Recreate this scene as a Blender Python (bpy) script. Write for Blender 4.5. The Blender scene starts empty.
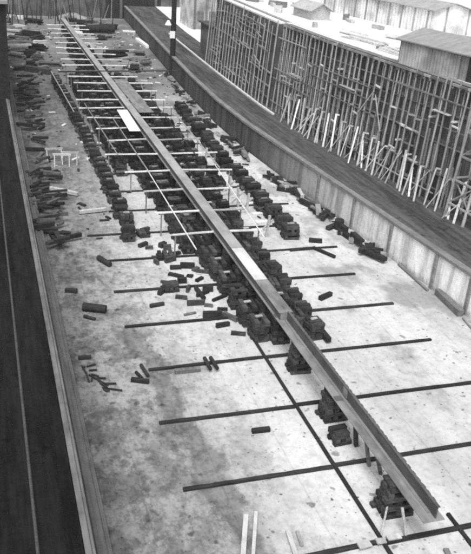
import bpy, bmesh, math, random
from mathutils import Vector, Matrix
R = random.Random(7)
C = bpy.context.scene.collection
sc = bpy.context.scene

# ------------------------------------------------------------------ camera geometry (recovered from the vanishing points)
F, CX, CY, CAMH = 762.0, 235.5, 277.0, 20.0
v1 = Vector((-30-CX, -104-CY, F)).normalized()
v2 = Vector((2680-CX, 100-CY, F)); v2 = (v2 - v1*v2.dot(v1)).normalized()
up = v2.cross(v1)
if up.y > 0: up = -up
def at(px, py, z=0.0):
    """world point at height z seen at a point of the photograph"""
    r = Vector((px-CX, py-CY, F))
    w = Vector((v2.dot(r), v1.dot(r), up.dot(r)))
    t = (z-CAMH)/w.z
    return Vector((w.x*t, w.y*t, z))
def lerp(tab, y):
    if y <= tab[0][0]: return tab[0][1]
    for (a, b), (c, d) in zip(tab, tab[1:]):
        if y <= c: return b + (d-b)*(y-a)/(c-a)
    return tab[-1][1]
WALL = [(-20,28.2),(0,27.4),(20,26.45),(33,25.75),(45,24.9),(55,24.15),(67,23.3),(77,23.15),(90,23.6),(103,24.3),(125,25.6),(158,27.5)]
STAGE = [(-20,34),(0,32.6),(20,31.4),(30,30.8),(41,29.9),(48,29.2),(55,28.5),(63,27.75),(73,27.4),(90,27.7),(99,27.95),(125,28.9),(158,31)]
wallx = lambda y: lerp(WALL, y)
stagex = lambda y: lerp(STAGE, y)
PATHZ, TOPZ, STAGE_END = 2.5, 10.8, 99.0

# ------------------------------------------------------------------ materials
def new_mat(name):
    m = bpy.data.materials.new(name); m.use_nodes = True
    nt = m.node_tree; b = nt.nodes['Principled BSDF']
    return m, nt, b
class N:
    def __init__(s, nt): s.nt = nt
    def node(s, t, **kw):
        n = s.nt.nodes.new(t)
        for k, v in kw.items(): setattr(n, k, v)
        return n
    def link(s, a, b): s.nt.links.new(a, b)
    def math(s, op, a, b=None, c=None, clamp=False):
        n = s.node('ShaderNodeMath', operation=op); n.use_clamp = clamp
        for i, v in enumerate((a, b, c)):
            if v is None: continue
            if isinstance(v, (int, float)): n.inputs[i].default_value = v
            else: s.link(v, n.inputs[i])
        return n.outputs[0]
    def pos(s): return s.node('ShaderNodeNewGeometry').outputs['Position']
    def objc(s): return s.node('ShaderNodeTexCoord').outputs['Object']
    def mapping(s, vec, scale, rot=(0,0,0), loc=(0,0,0)):
        n = s.node('ShaderNodeMapping'); s.link(vec, n.inputs[0])
        n.inputs['Scale'].default_value = scale; n.inputs['Rotation'].default_value = rot; n.inputs['Location'].default_value = loc
        return n.outputs[0]
    def noise(s, vec, scale, detail=4, rough=.6):
        n = s.node('ShaderNodeTexNoise'); s.link(vec, n.inputs['Vector'])
        n.inputs['Scale'].default_value = scale; n.inputs['Detail'].default_value = detail; n.inputs['Roughness'].default_value = rough
        return n.outputs['Fac']
    def rng(s, v, a, b, c=0., d=1., smooth=True):
        n = s.node('ShaderNodeMapRange'); n.interpolation_type = 'SMOOTHSTEP' if smooth else 'LINEAR'
        s.link(v, n.inputs['Value'])
        for k, x in zip(('From Min','From Max','To Min','To Max'), (a, b, c, d)): n.inputs[k].default_value = x
        return n.outputs['Result']
    def mix(s, f, a, b):
        n = s.node('ShaderNodeMix', data_type='FLOAT')
        for i, v in ((0, f), (2, a), (3, b)):
            if isinstance(v, (int, float)): n.inputs[i].default_value = v
            else: s.link(v, n.inputs[i])
        return n.outputs[0]
    def sep(s, v):
        n = s.node('ShaderNodeSeparateXYZ'); s.link(v, n.inputs[0]); return n.outputs
    def bump(s, h, strength, dist, b):
        n = s.node('ShaderNodeBump'); n.inputs['Strength'].default_value = strength; n.inputs['Distance'].default_value = dist
        s.link(h, n.inputs['Height']); s.link(n.outputs[0], b.inputs['Normal'])

def grey_mat(name, lo, hi, scale=(6,6,6), rough=.85, obj=True, rand=.35, bump=.3, fine=25., spec=.25, metal=0., island=None):
    """weathered grey stuff: stretched grain, blotches and a little difference from one object to the next"""
    m, nt, b = new_mat(name); n = N(nt)
    v = n.objc() if obj else n.pos()
    g = n.noise(n.mapping(v, scale), 1.0, 5, .65)
    bl = n.noise(v, 1.3, 3, .6)
    f = n.math('ADD', n.math('MULTIPLY', g, .65), n.math('MULTIPLY', bl, .35))
    f = n.rng(f, .33, .67)
    val = n.mix(f, lo, hi)
    if rand:
        oi = n.node('ShaderNodeObjectInfo').outputs['Random']
        val = n.math('MULTIPLY', val, n.rng(oi, 0, 1, 1-rand, 1+rand, False))
    if island:
        ri = n.node('ShaderNodeNewGeometry').outputs['Random Per Island']
        val = n.math('MULTIPLY', val, n.rng(n.math('POWER', ri, 1.8), 0, 1, island[0], island[1], False))
    n.link(val, b.inputs['Base Color'])
    b.inputs['Roughness'].default_value = rough; b.inputs['Metallic'].default_value = metal
    b.inputs['Specular IOR Level'].default_value = spec
    fn = n.noise(v, fine, 3, .6)
    n.bump(n.math('ADD', fn, g), bump, .03, b)
    return m

def floor_mat():
    m, nt, b = new_mat('dock_concrete'); n = N(nt)
    p = n.pos(); x, y, z = n.sep(p)
    big = n.noise(n.mapping(p, (.16,.07,1)), 1, 5, .6)
    med = n.noise(n.mapping(p, (.75,.4,1)), 1, 6, .65)
    fine = n.noise(p, 3.2, 6, .7)
    warp = n.math('SUBTRACT', n.noise(n.mapping(p, (.45,.28,1)), 1, 5, .65), .5)
    wx = n.math('ADD', x, n.math('MULTIPLY', warp, 5.0))
    # clean washed slab to the right, silted to the left and towards the far end
    clean = n.rng(wx, 4.0, 12.0)
    far = n.rng(n.math('ADD', n.math('MULTIPLY_ADD', x, -1.7, y), n.math('MULTIPLY', warp, 26.)), 26., 66.)
    val = n.mix(clean, .28, .525)
    val = n.mix(n.math('MULTIPLY', far, .85), val, .145)
    silt = n.math('SUBTRACT', 1.25, clean)
    rag = n.noise(n.mapping(p, (.55,.32,1), loc=(3,9,0)), 1, 10, .74)
    rag2 = n.noise(n.mapping(p, (1.6,1.1,1), loc=(1,4,0)), 1, 10, .76)
    m1 = n.math('MULTIPLY', n.rng(rag, .44, .54, 1, 0), n.math('MULTIPLY', silt, .34), clamp=True)
    m2 = n.math('MULTIPLY', n.rng(rag2, .40, .54, 1, 0), n.math('MULTIPLY_ADD', silt, .30, .06), clamp=True)
    m3 = n.math('MULTIPLY', n.rng(fine, .36, .54, 1, 0), n.math('MULTIPLY_ADD', silt, .18, .10), clamp=True)
    for m_ in (m1, m2, m3): val = n.math('MULTIPLY', val, n.math('SUBTRACT', 1.0, m_))
    val = n.math('MULTIPLY', val, n.rng(big, .36, .64, .84, 1.08))
    # run of dirty water wandering down the left half of the slab
    cl = n.math('MULTIPLY_ADD', y, -.075, 9.2)
    d = n.math('ABSOLUTE', n.math('SUBTRACT', n.math('ADD', x, n.math('MULTIPLY', warp, 3.6)), cl))
    st = n.math('MULTIPLY', n.rng(d, .45, .8, 1, 0), n.rng(y, 33, 36, 1, 0))
    val = n.math('MULTIPLY', val, n.mix(st, 1.0, .60))
    # floor darker in the gutter along the left wall
    gut = n.rng(n.math('ADD', x, n.math('MULTIPLY', warp, 1.2)), 3.4, 4.6, 1, 0)
    val = n.math('MULTIPLY', val, n.mix(gut, 1.0, .62))
    # damp area by the right wall
    dmp = n.math('MULTIPLY', n.rng(n.math('ADD', x, n.math('MULTIPLY', warp, 6)), 18.5, 20.0), n.rng(n.noise(n.mapping(p, (.2,.16,1), loc=(4,2,0)), 1, 4, .6), .47, .56))
    val = n.math('MULTIPLY', val, n.mix(dmp, 1.0, .64))
    # pits and spots
    sp = n.noise(n.mapping(p, (1,1,1)), 1.9, 2, .4)
    val = n.math('MULTIPLY', val, n.rng(sp, .66, .74, 1, .45))
    sp2 = n.noise(n.mapping(p, (1,1,1), loc=(13,5,0)), 6.5, 2, .4)
    val = n.math('MULTIPLY', val, n.math('SUBTRACT', 1.0, n.math('MULTIPLY', n.rng(sp2, .66, .76), n.rng(rag, .42, .6, .7, .05))))
    # faint shuttering joints along the dock
    jx = n.math('ABSOLUTE', n.math('SUBTRACT', n.math('FRACT', n.math('DIVIDE', n.math('ADD', x, n.math('MULTIPLY', warp, .15)), 3.1)), .5))
    val = n.math('MULTIPLY', val, n.rng(jx, .0, .02, .84, 1))
    n.link(val, b.inputs['Base Color'])
    b.inputs['Roughness'].default_value = .9; b.inputs['Specular IOR Level'].default_value = .2
    n.bump(n.math('ADD', fine, med), .35, .04, b)
    return m

def wall_mat():
    m, nt, b = new_mat('streaked_concrete'); n = N(nt)
    p = n.pos(); x, y, z = n.sep(p)
    s = n.noise(n.mapping(p, (.9,.9,.12)), 1, 5, .6)
    s2 = n.noise(n.mapping(p, (1.6,1.6,.22)), 1, 4, .55)
    f = n.noise(p, 4, 5, .7)
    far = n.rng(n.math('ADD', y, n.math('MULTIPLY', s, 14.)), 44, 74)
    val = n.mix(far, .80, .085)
    val = n.math('MULTIPLY', val, n.rng(s, .38, .60, .55, 1.08))
    val = n.math('MULTIPLY', val, n.rng(s2, .34, .5, .80, 1.03))
    val = n.math('MULTIPLY', val, n.rng(f, .3, .65, .84, 1.05))
    foot = n.rng(n.math('ADD', z, n.math('MULTIPLY', f, .6)), .35, .75, .62, 1)
    val = n.math('MULTIPLY', val, foot)
    n.link(val, b.inputs['Base Color']); b.inputs['Roughness'].default_value = .9; b.inputs['Specular IOR Level'].default_value = .2
    n.bump(n.math('ADD', f, s2), .4, .04, b)
    return m

def ground_mat(name, lo, hi, stretch=(.5,.08,.5), fine=3.0, spots=.6):
    m, nt, b = new_mat(name); n = N(nt)
    p = n.pos()
    s = n.noise(n.mapping(p, stretch), 1, 5, .65)
    s2 = n.noise(n.mapping(p, tuple(4*a for a in stretch)), 1, 4, .6)
    f = n.noise(p, fine, 5, .7)
    q = n.math('ADD', n.math('MULTIPLY', s, .45), n.math('ADD', n.math('MULTIPLY', s2, .3), n.math('MULTIPLY', f, .25)))
    val = n.mix(n.rng(q, .36, .64), lo, hi)
    val = n.math('MULTIPLY', val, n.rng(n.noise(p, 1.1, 3, .5), .62, .72, 1, spots))
    n.link(val, b.inputs['Base Color']); b.inputs['Roughness'].default_value = .97; b.inputs['Specular IOR Level'].default_value = .05
    n.bump(f, .5, .06, b)
    return m

def board_mat(name, lo, hi, pitch=.28, axis='y', rough=.9):
    """vertical boards: each a different grey, dark gaps between them"""
    m, nt, b = new_mat(name); n = N(nt)
    p = n.pos(); xyz = n.sep(p); a = xyz[{'x':0,'y':1,'z':2}[axis]]
    u = n.math('DIVIDE', a, pitch)
    w = n.node('ShaderNodeTexWhiteNoise', noise_dimensions='1D'); n.link(n.math('FLOOR', u), w.inputs['W'])
    gap = n.math('ABSOLUTE', n.math('SUBTRACT', n.math('FRACT', u), .5))
    g = n.noise(n.mapping(p, (5,5,.5) if axis != 'z' else (.6,.6,6)), 1, 4, .6)
    bl = n.noise(p, .45, 4, .6)
    val = n.mix(n.math('ADD', n.math('MULTIPLY', w.outputs['Value'], .5), n.math('MULTIPLY', n.rng(g, .3, .7), .5)), lo, hi)
    val = n.math('MULTIPLY', val, n.rng(bl, .35, .65, .65, 1.25))
    val = n.math('MULTIPLY', val, n.rng(gap, .42, .48, 1, .45))
    n.link(val, b.inputs['Base Color']); b.inputs['Roughness'].default_value = rough; b.inputs['Specular IOR Level'].default_value = .2
    n.bump(n.math('ADD', g, n.rng(gap, .42, .48, 1, 0)), .4, .03, b)
    return m

M = {}
M['floor'] = floor_mat()
M['wall'] = wall_mat()
M['path'] = ground_mat('trodden_cinder', .034, .105, (.7,.06,.7))
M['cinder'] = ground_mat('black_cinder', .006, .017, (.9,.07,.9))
M['sand'] = ground_mat('pale_sand', .60, .80, (.12,.12,.12), 2.0, .75)
M['earth'] = ground_mat('grey_earth', .20, .34, (.08,.08,.08), 1.2)
M['dark'] = grey_mat('tarred_timber', .010, .046, (2,9,9), .85, True, .6, island=(.3,3.2))
M['bearer'] = grey_mat('wet_dark_timber', .010, .034, (.8,8,8), .8, False, .3)
M['mid'] = grey_mat('weathered_timber', .11, .22, (7,1.2,7), .9, False, .3)
M['pole'] = grey_mat('grey_pole', .21, .38, (8,8,.9), .9, False, .25)
M['pale'] = grey_mat('fresh_timber', .48, .70, (7,1,7), .85, False, .15)
M['sawn'] = grey_mat('sawn_timber', .30, .46, (7,1,7), .85, False, .2)
M['white'] = grey_mat('white_paint', .74, .86, (3,3,3), .7, False, .05, .15)
M['steel'] = grey_mat('dull_steel_plate', .11, .24, (2.2,.5,2.2), .62, False, 0, .18, 14., .4)
M['web'] = grey_mat('shade_toned_steel', .055, .11, (1.5,.6,3), .75, False, 0, .25, 12., .35)  # steel darkened in colour for the shaded face of the keel web
M['topplate'] = grey_mat('scaled_steel_plate', .20, .34, (1.4,.35,1.4), .65, False, 0, .15, 10., .4)
M['brightplate'] = grey_mat('bare_plate', .40, .60, (1.4,.35,1.4), .65, False, 0, .15, 10., .3)
M['coping'] = grey_mat('worn_coping', .13, .22, (3,.4,3), .9, False, 0)
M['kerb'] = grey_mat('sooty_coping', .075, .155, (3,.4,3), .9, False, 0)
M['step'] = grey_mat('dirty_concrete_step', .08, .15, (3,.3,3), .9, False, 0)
M['boards'] = board_mat('dark_sheeting_boards', .07, .18, .26)
M['greyboards'] = board_mat('grey_sheeting_boards', .055, .13, .3)
M['shedboards'] = board_mat('shed_boards', .075, .125, .45, 'x')
M['shedside'] = board_mat('hazed_shed_boards', .20, .28, .3)  # boards lightened, haze over the high ground put into the colour
M['shedside2'] = board_mat('hazed_panel_boards', .32, .42, .3)  # paler panel, with the same haze put into its colour
M['roof'] = grey_mat('felt_roof', .20, .28, (1,3,1), .95, False, 0)  # roof tone raised too, as painted haze
M['oldbalk'] = grey_mat('old_balk', .045, .10, (2,9,9), .9, True, .4)
M['roofd'] = grey_mat('old_beam', .07, .13, (3,3,1), .9, False, 0)
M['palebuild'] = board_mat('hazed_pale_boards', .58, .72, .5)  # near-white: haze fading the far store is put into the colour
M['chips'] = grey_mat('mixed_chips', .05, .30, (2,2,2), .9, False, 0)
M['black'] = grey_mat('black_opening', .012, .025, (2,2,2), .9, False, 0)

# ------------------------------------------------------------------ mesh helpers
class MB:
    def __init__(s): s.v = []; s.f = []
    def box(s, c, d, rot=None, jit=0.):
        """box at centre c with size d; rot = Matrix 3x3 or z angle"""
        rm = rot if isinstance(rot, Matrix) else Matrix.Rotation(rot or 0., 3, 'Z')
        o = len(s.v); c = Vector(c)
        for i in range(8):
            q = Vector(((i & 1)-.5, ((i >> 1) & 1)-.5, ((i >> 2) & 1)-.5))
            q = Vector((q.x*d[0], q.y*d[1], q.z*d[2]))
            if jit: q += Vector((R.uniform(-jit, jit), R.uniform(-jit, jit), R.uniform(-jit, jit)))
            s.v.append(c + rm @ q)
        s.f += [tuple(o+k for k in q) for q in ((0,2,3,1),(4,5,7,6),(0,1,5,4),(2,6,7,3),(0,4,6,2),(1,3,7,5))]
        return s
    def beam(s, a, b, w, h, jit=0.):
        """squared timber from a to b"""
        a, b = Vector(a), Vector(b); d = b-a; L = d.length
        z = Vector((0,0,1)) if abs(d.normalized().z) < .95 else Vector((0,1,0))
        x = d.normalized(); yv = z.cross(x).normalized(); zv = x.cross(yv)
        s.box((a+b)/2, (L, w, h), Matrix((x, yv, zv)).transposed(), jit)
        return s
    def rough(s, a, b, w, h, n=10, j=.02):
        """sawn timber with slightly wandering edges, one closed piece"""
        a, b = Vector(a), Vector(b); x = (b-a).normalized(); z = Vector((0,0,1)); y = z.cross(x).normalized(); o = len(s.v)
        for i in range(n+1):
            c = a+(b-a)*(i/n)
            for sy, sz in ((-1,-1),(1,-1),(1,1),(-1,1)):
                s.v.append(c + y*(sy*w/2+R.uniform(-j,j)) + z*(sz*h/2+(R.uniform(-j,j)*.5 if sz > 0 else 0)))
            if i:
                p = o+4*(i-1)
                for k in range(4): s.f.append((p+k, p+(k+1)%4, p+4+(k+1)%4, p+4+k))
        s.f += [(o,o+1,o+2,o+3), tuple(o+4*n+k for k in (3,2,1,0))]
        return s
    def tube(s, a, b, r0, r1=None, n=8):
        r1 = r0 if r1 is None else r1
        a, b = Vector(a), Vector(b); x = (b-a).normalized()
        z = Vector((0,0,1)) if abs(x.z) < .95 else Vector((0,1,0))
        u = z.cross(x).normalized(); w = x.cross(u); o = len(s.v)
        for c, r in ((a, r0), (b, r1)):
            for k in range(n):
                t = 2*math.pi*k/n
                s.v.append(c + u*math.cos(t)*r + w*math.sin(t)*r)
        for k in range(n): s.f.append((o+k, o+(k+1) % n, o+n+(k+1) % n, o+n+k))
        s.f.append(tuple(o+k for k in reversed(range(n)))); s.f.append(tuple(o+n+k for k in range(n)))
        return s
    def strip(s, rows):
        """rows of equal length of points, quads between"""
        o = len(s.v); m = len(rows[0])
        for r in rows: s.v += [Vector(p) for p in r]
        for i in range(len(rows)-1):
            for j in range(m-1):
                a = o+i*m+j; s.f.append((a, a+1, a+m+1, a+m))
        return s
    def build(s, name, mat, parent=None, bevel=0., loc=None):
        me = bpy.data.meshes.new(name)
        L = Vector(loc) if loc is not None else Vector((0,0,0))
        me.from_pydata([tuple(v-L) for v in s.v], [], s.f)
        bm = bmesh.new(); bm.from_mesh(me); bmesh.ops.recalc_face_normals(bm, faces=bm.faces); bm.to_mesh(me); bm.free()
        me.materials.append(mat)
        o = bpy.data.objects.new(name, me); C.objects.link(o)
        o.location = L
        if parent: o.parent = parent
        if bevel:
            md = o.modifiers.new('bevel', 'BEVEL'); md.width = bevel; md.segments = 1; md.limit_method = 'ANGLE'
        return o

def tag(o, label, cat, group=None):
    o['label'] = label; o['category'] = cat
    if group: o['group'] = group
    return o
def empty(name, loc, label, cat, group=None, rz=0.):
    o = bpy.data.objects.new(name, None); C.objects.link(o); o.location = loc; o.rotation_euler.z = rz
    o.empty_display_size = .2
    return tag(o, label, cat, group)
def structure(o, kind='structure'): o['kind'] = kind; return o
def copy_tree(o, parent=None):
    c = o.copy(); C.objects.link(c)
    if parent: c.parent = parent
    for ch in list(o.children): copy_tree(ch, c)
    return c
_ORD = ['nearest','second','third','fourth','fifth','sixth','seventh','eighth','ninth','tenth','eleventh','twelfth','thirteenth','fourteenth','fifteenth','sixteenth','seventeenth','eighteenth','nineteenth','twentieth']
_TENS = {2:'twenty',3:'thirty',4:'forty',5:'fifty',6:'sixty'}
def nth(i):
    if i == 0: return 'the nearest one'
    if i < 20: return _ORD[i] + ' from the near end'
    k = i+1; t, u = divmod(k, 10)
    w = _TENS[t][:-1] + 'ieth' if u == 0 else _TENS[t] + '-' + (['first']+_ORD[1:9])[u-1]
    return w + ' from the near end'

# ------------------------------------------------------------------ the setting
g = MB(); g.strip([[(-600,-300,-.06),(600,-300,-.06)],[(-600,900,-.06),(600,900,-.06)]])
structure(g.build('ground', M['earth']))
YS = [-20,-10,0,5,10,15,20,25,30,33,37,41,45,48,51,55,59,63,67,70,73,77,80,85,90,95,99,103,110,118,125,140,158]
g = MB(); g.strip([[(2.0, y, 0), (wallx(y)+.5, y, 0)] for y in YS]); structure(g.build('dock_floor', M['floor']))
# left quay: a raised mass of cinder-covered ground
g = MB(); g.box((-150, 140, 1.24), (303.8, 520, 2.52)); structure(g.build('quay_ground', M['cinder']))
# right path between the dock wall and the staging, with thickness
g = MB(); g.strip([[(wallx(y)+.45, y, PATHZ), (stagex(y)+3, y, PATHZ)] for y in YS]); structure(g.build('quay_path', M['path']))
# high ground behind the staging
YT = [y for y in YS if y <= STAGE_END]
g = MB()
g.strip([[(stagex(y)+2.35, y, PATHZ-.5), (stagex(y)+2.35, y, TOPZ), (stagex(y)+30, y, TOPZ), (420, y, TOPZ)] for y in YT])
g.strip([[(stagex(STAGE_END)+2.35, STAGE_END, TOPZ), (420, STAGE_END, TOPZ)], [(stagex(STAGE_END)+2.35, STAGE_END, 0), (420, STAGE_END, 0)]])
structure(g.build('upper_ground', M['sand']))
g = MB(); g.strip([[(stagex(y)+2.9, y, PATHZ+.004), (420, y, PATHZ+.004)] for y in (99.01, 125, 158, 400)]); structure(g.build('yard_ground', M['sand']))

# ---- right dock wall
w = empty('dock_wall', (wallx(40), 40, 0), 'long pale streaked concrete side wall of the dock below the dark path on the right', 'wall')
wl = w.location
g = MB()
rows = []
for y in YS:
    x = wallx(y); rows.append([(x+.9, y, -.3), (x, y, -.3), (x+.06, y, PATHZ-.16), (x+.9, y, PATHZ-.16)])
g.strip(rows); g.build('wall_face', M['wall'], None, 0, wl).parent = w
g.v and None
def reparent(o, p):
    o.parent = p; o.location = o.location - p.location; return o
for ch in w.children: ch.location = (0,0,0)
g = MB()
for a, b in zip(YS, YS[1:]):
    n_ = max(1, round((b-a)/2.5))
    for k in range(n_):
        y0 = a+(b-a)*k/n_+.012; y1 = a+(b-a)*(k+1)/n_-.012
        xa, xb = wallx(y0), wallx(y1); z0, z1 = PATHZ-.157, PATHZ+.03
        o = len(g.v)
        for (xx, yy) in ((xa-.07,y0),(xa+.42,y0),(xb+.42,y1),(xb-.07,y1)):
            g.v += [Vector((xx,yy,z0)), Vector((xx,yy,z1))]
        g.f += [(o,o+2,o+3,o+1),(o+2,o+4,o+5,o+3),(o+4,o+6,o+7,o+5),(o+6,o,o+1,o+7),(o+1,o+3,o+5,o+7),(o,o+6,o+4,o+2)]
cp = g.build('coping', M['coping'], None, 0, wl); cp.parent = w; cp.location = (0,0,0)
for y in (24.5, 33.0, 36.4, 41.5, 46.5, 52.0):       # shallow fender strips on the wall face
    g = MB(); x = wallx(y); g.box((x-.03, y, 1.15), (.12, .28, 2.3))
    f_ = g.build('fender', M['mid'], None, .01, wl); f_.parent = w; f_.location = (0,0,0)

# ---- left dock wall: coping, face and a low step at its foot
w = empty('dock_wall', (2.1, 40, 0), 'left side wall of the dock, seen from above as a grey coping with a low step', 'wall'); wl = w.location
def child(mb, name, mat, par, bevel=0.):
    o = mb.build(name, mat, None, bevel, par.location); o.parent = par; o.location = (0,0,0); return o
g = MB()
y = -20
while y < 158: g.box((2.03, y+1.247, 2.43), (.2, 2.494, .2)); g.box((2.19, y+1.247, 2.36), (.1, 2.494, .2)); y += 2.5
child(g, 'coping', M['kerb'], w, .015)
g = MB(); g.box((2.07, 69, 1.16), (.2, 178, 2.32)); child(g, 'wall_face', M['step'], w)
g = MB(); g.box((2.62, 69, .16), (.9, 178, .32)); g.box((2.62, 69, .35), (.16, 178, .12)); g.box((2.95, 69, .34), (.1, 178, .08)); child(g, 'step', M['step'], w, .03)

g = MB(); g.box((.57, 60, 2.545), (.04, 160, .07)); g.box((.57, 60, 2.512), (.1, 160, .02))
tag(g.build('rail', M['oldbalk'], None, 0, (.57,60,2.5)), 'single thin steel rail running along the black quay at the left edge', 'rail')

# ------------------------------------------------------------------ bearers on the dock floor
SP = 4.27; Y0 = 17.8
rowsY = [Y0+SP*k for k in range(14)]
leftX = [7.6, 6.2, 6.2, 6.6, 6.2, 6.3, 6.1, 5.9, 8.0, 8.5, 9, 9, 9, 9]
rightX = [24.2, 24.0, 23.5, 22.1, 22.1, 21.6, 22.3, 21.0, 22.0, 21, 21, 21, 21, 21]
for k, y in enumerate(rowsY):
    for side in ('left', 'right'):
        if side == 'left': a, b = leftX[k], (12.455 if k < 4 else 13.2)
        else: a, b = (12.74 if k < 4 else 14.2), rightX[k]
        if side == 'right' and k < 4: a = 12.625
        h = .11 if k < 6 else .09
        g = MB(); n_ = 8
        for i in range(n_):       # one long slightly bowed timber
            pass
        yy = y+R.uniform(-.04,.04)
        g.rough((a, yy+R.uniform(-.06,.06), h/2), (b, yy+R.uniform(-.06,.06), h/2), .17, h, 12, .012)
        o = g.build('bearer', M['bearer'], None, 0, ((a+b)/2, y, 0))
        tag(o, f'long dark bearer timber on slab {side} of keel, {nth(k)}', 'timber', 'dark bearers laid across the dock floor')
for x, y0, y1, nm in ((12.54, 14.5, 33.2, 'left'), (15.66, 12.5, 18.5, 'right')):
    g = MB(); g.rough((x, y0, .065), (x+.02, y1, .065), .14, .125, 16, .010)
    o = g.build('runner', M['bearer'], None, .015, (x, (y0+y1)/2, 0))
    tag(o, f'long dark runner timber lying parallel to the keel on its {nm} side', 'timber')

# ------------------------------------------------------------------ block cribs
def crib_blocks(w, d, h, taper=0., seed=0):
    """list of timber blocks (centre, size, angle) stacked crosswise"""
    r = random.Random(seed); out = []; z = 0.; k = 0
    while z < h-.02:
        t = min(r.uniform(.15,.22), h-z)
        if h-z-t < .1: t = h-z
        sc_ = 1-taper*z/h
        n = 3 if k == 0 else r.choice((2,3,3))
        for i in range(n):
            off = (i-(n-1)/2)/(max(1,n-1)/2)
            bw = min(.26, (w if k % 2 else d)*sc_/n*.92)
            if k % 2 == 0: c = (r.uniform(-.05,.05), off*(d*sc_-bw)/2, z+t/2); s = (w*sc_*r.uniform(.86,1.14), bw*r.uniform(.85,1.1), t-.006)
            else: c = (off*(w*sc_-bw)/2, r.uniform(-.05,.05), z+t/2); s = (bw*r.uniform(.8,1.1), d*sc_*r.uniform(.86,1.14), t-.006)
            out.append((c, s, r.uniform(-.07,.07)))
        z += t; k += 1
    return out
def crib_proto(w, d, h, taper, seed, detail, cap):
    bl = crib_blocks(w, d, h, taper, seed)
    if detail:
        root = bpy.data.objects.new('block_crib', None); C.objects.link(root); root.empty_display_size = .2
        for c, s, a in bl:
            g = MB(); g.box((0,0,0), s, 0, .004); o = g.build('timber_block', M['dark'], root); o.location = c; o.rotation_euler.z = a
        if cap:
            g = MB(); g.box((0,0,0), (w*.45, .17, .07), 0, .015); o = g.build('wedge', M['pole'], root); o.location = (0, .1, h+.05); o.rotation_euler.z = .1
    else:
        g = MB()
        for c, s, a in bl: g.box(c, s, a, .005)
        root = g.build('block_crib', M['dark'])
        if cap:
            g = MB(); g.box((.05,0,h+.04), (w*.45, .17, .07), .1, .015); g.build('wedge', M['mid'], root)
    return root
protos = {}
used = set()
def crib(x, y, w, d, h, taper, label, group, detail, seed):
    cap = (seed % 2 == 1)
    key = (w, d, h, taper, detail, seed % 5, cap)
    if key not in protos:
        protos[key] = crib_proto(w, d, h, taper, seed % 5+1, detail, cap); o = protos[key]
    else: o = copy_tree(protos[key])
    o.location = (x, y, 0); o.rotation_euler.z = R.uniform(-.09,.09)
    return tag(o, label, 'block crib', group)
def crib_row(phrase, group, xf, ys, w, d, h, taper=.1, jx=.12, jy=.15):
    for i, y in enumerate(ys):
        yy = y+R.uniform(-jy,jy)
        crib(xf(y)+R.uniform(-jx,jx), yy, w, d, h, taper, f'dark timber crib, {phrase}, {nth(i)}', group, yy < 50, i*7+R.randint(0,4))
def span(a, b, p):
    out = []; y = a
    while y <= b: out.append(y); y += p
    return out
crib_row('outermost row left of keel', 'cribs of the outer left row', lambda y: lerp([(47,8.75),(62,8.85),(80,8.7),(102,8.3)], y), span(49.5, 98, 1.45), .95, .95, .85)
crib_row('row close along keel on left', 'cribs close left of the keel', lambda y: lerp([(32,12.8),(42,12.75),(100,12.6)], y), span(32.6, 120, 1.85), .85, 1.05, 1.2)
crib_row('second row left of keel', 'cribs second row left of the keel', lambda y: lerp([(44,12.0),(58,11.8),(75,11.5)], y), span(44.2, 100, 1.8), .75, 1.1, 1.1)
crib_row('under left tips of crossbeams', 'cribs under the left crossbeam ends', lambda y: lerp([(44,10.95),(52,10.6),(60,10.4),(100,10.4)], y), span(60.5, 98, 1.9), .9, 1.3, 1.1)
crib_row('row close along keel on right', 'cribs close right of the keel', lambda y: 15.05, span(33.2, 120, 1.85), .8, 1.05, 1.1)
crib_row('second row right of keel', 'cribs second row right of the keel', lambda y: lerp([(31,15.9),(40,16.2),(60,16.4)], y), span(32.2, 100, 1.85), .8, 1.05, .95)
crib_row('under right tips of crossbeams', 'cribs under the right crossbeam ends', lambda y: 17.4, span(56, 96, 2.6), .9, 1.2, 1.0, jx=.3)
crib_row('outermost row right of keel', 'cribs of the outer right row', lambda y: lerp([(44,19.55),(55,19.7),(65,19.9),(84,20.7)], y), span(45.6, 84, 1.75), 1.1, 1.1, .95, jx=.25, jy=.3)
# piles of keel blocks carrying the keel
KX = 13.85; KZ = 1.5
ky = [19.25, 25.3, 29.3] + span(32.3, 140, 2.13)
for i, y in enumerate(ky):
    o = crib(KX+(.0 if i else -.12), y, 1.05 if i else 1.3, .95 if i < 3 else 1.15, KZ-.04, .3, f'dark pile of blocks under the keel, {nth(i)}', 'keel block piles', y < 50, i*3+2)
    o.name = 'keel_block_pile'; o['category'] = 'keel blocks'

# small shores and blocks under the near end of the keel
def shore(a, b, w, mat, label, grp=None, name='shore'):
    g = MB(); g.beam(a, b, w, w, .006)
    return tag(g.build(name, mat, None, .01, a), label, 'prop', grp)
shore(at(356,446), (13.75,23.0,1.46), .17, M['dark'], 'short dark raking shore under the keel beside a low stack of blocks')
shore(at(369,466), (13.72,22.0,1.46), .14, M['mid'], 'grey raking shore under the keel beyond the near bearer, leaning left')
shore(at(381,474), (13.85,21.5,1.46), .15, M['dark'], 'dark upright shore under the keel just past the second bearer')
shore(at(406,538), (13.45,18.3,1.0), .09, M['pole'], 'thin pale stick leaning against the nearest keel block pile')
shore(at(380,541), (13.3,19.0,.6), .07, M['pole'], 'thin grey lath leaning low on the nearest keel block pile')
crib(13.45, 23.6, .75, .7, .62, .1, 'low stack of grey blocks left under the keel between two piles', None, True, 4)
for i, (px, py, L) in enumerate(((365,545,.5),(394,537,.55),(381,541,.35))):
    p = at(px, py, .14); g = MB(); g.box(p, (L, .24, .06), R.uniform(-.1,.1), .01)
    tag(g.build('board_scrap', M['sawn'], None, 0, p), ['pale board scrap lying on the nearest bearer, left one of three','pale board scrap lying on the nearest bearer, right one of three','smallest pale board scrap lying on the nearest bearer'][i], 'board')

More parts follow.
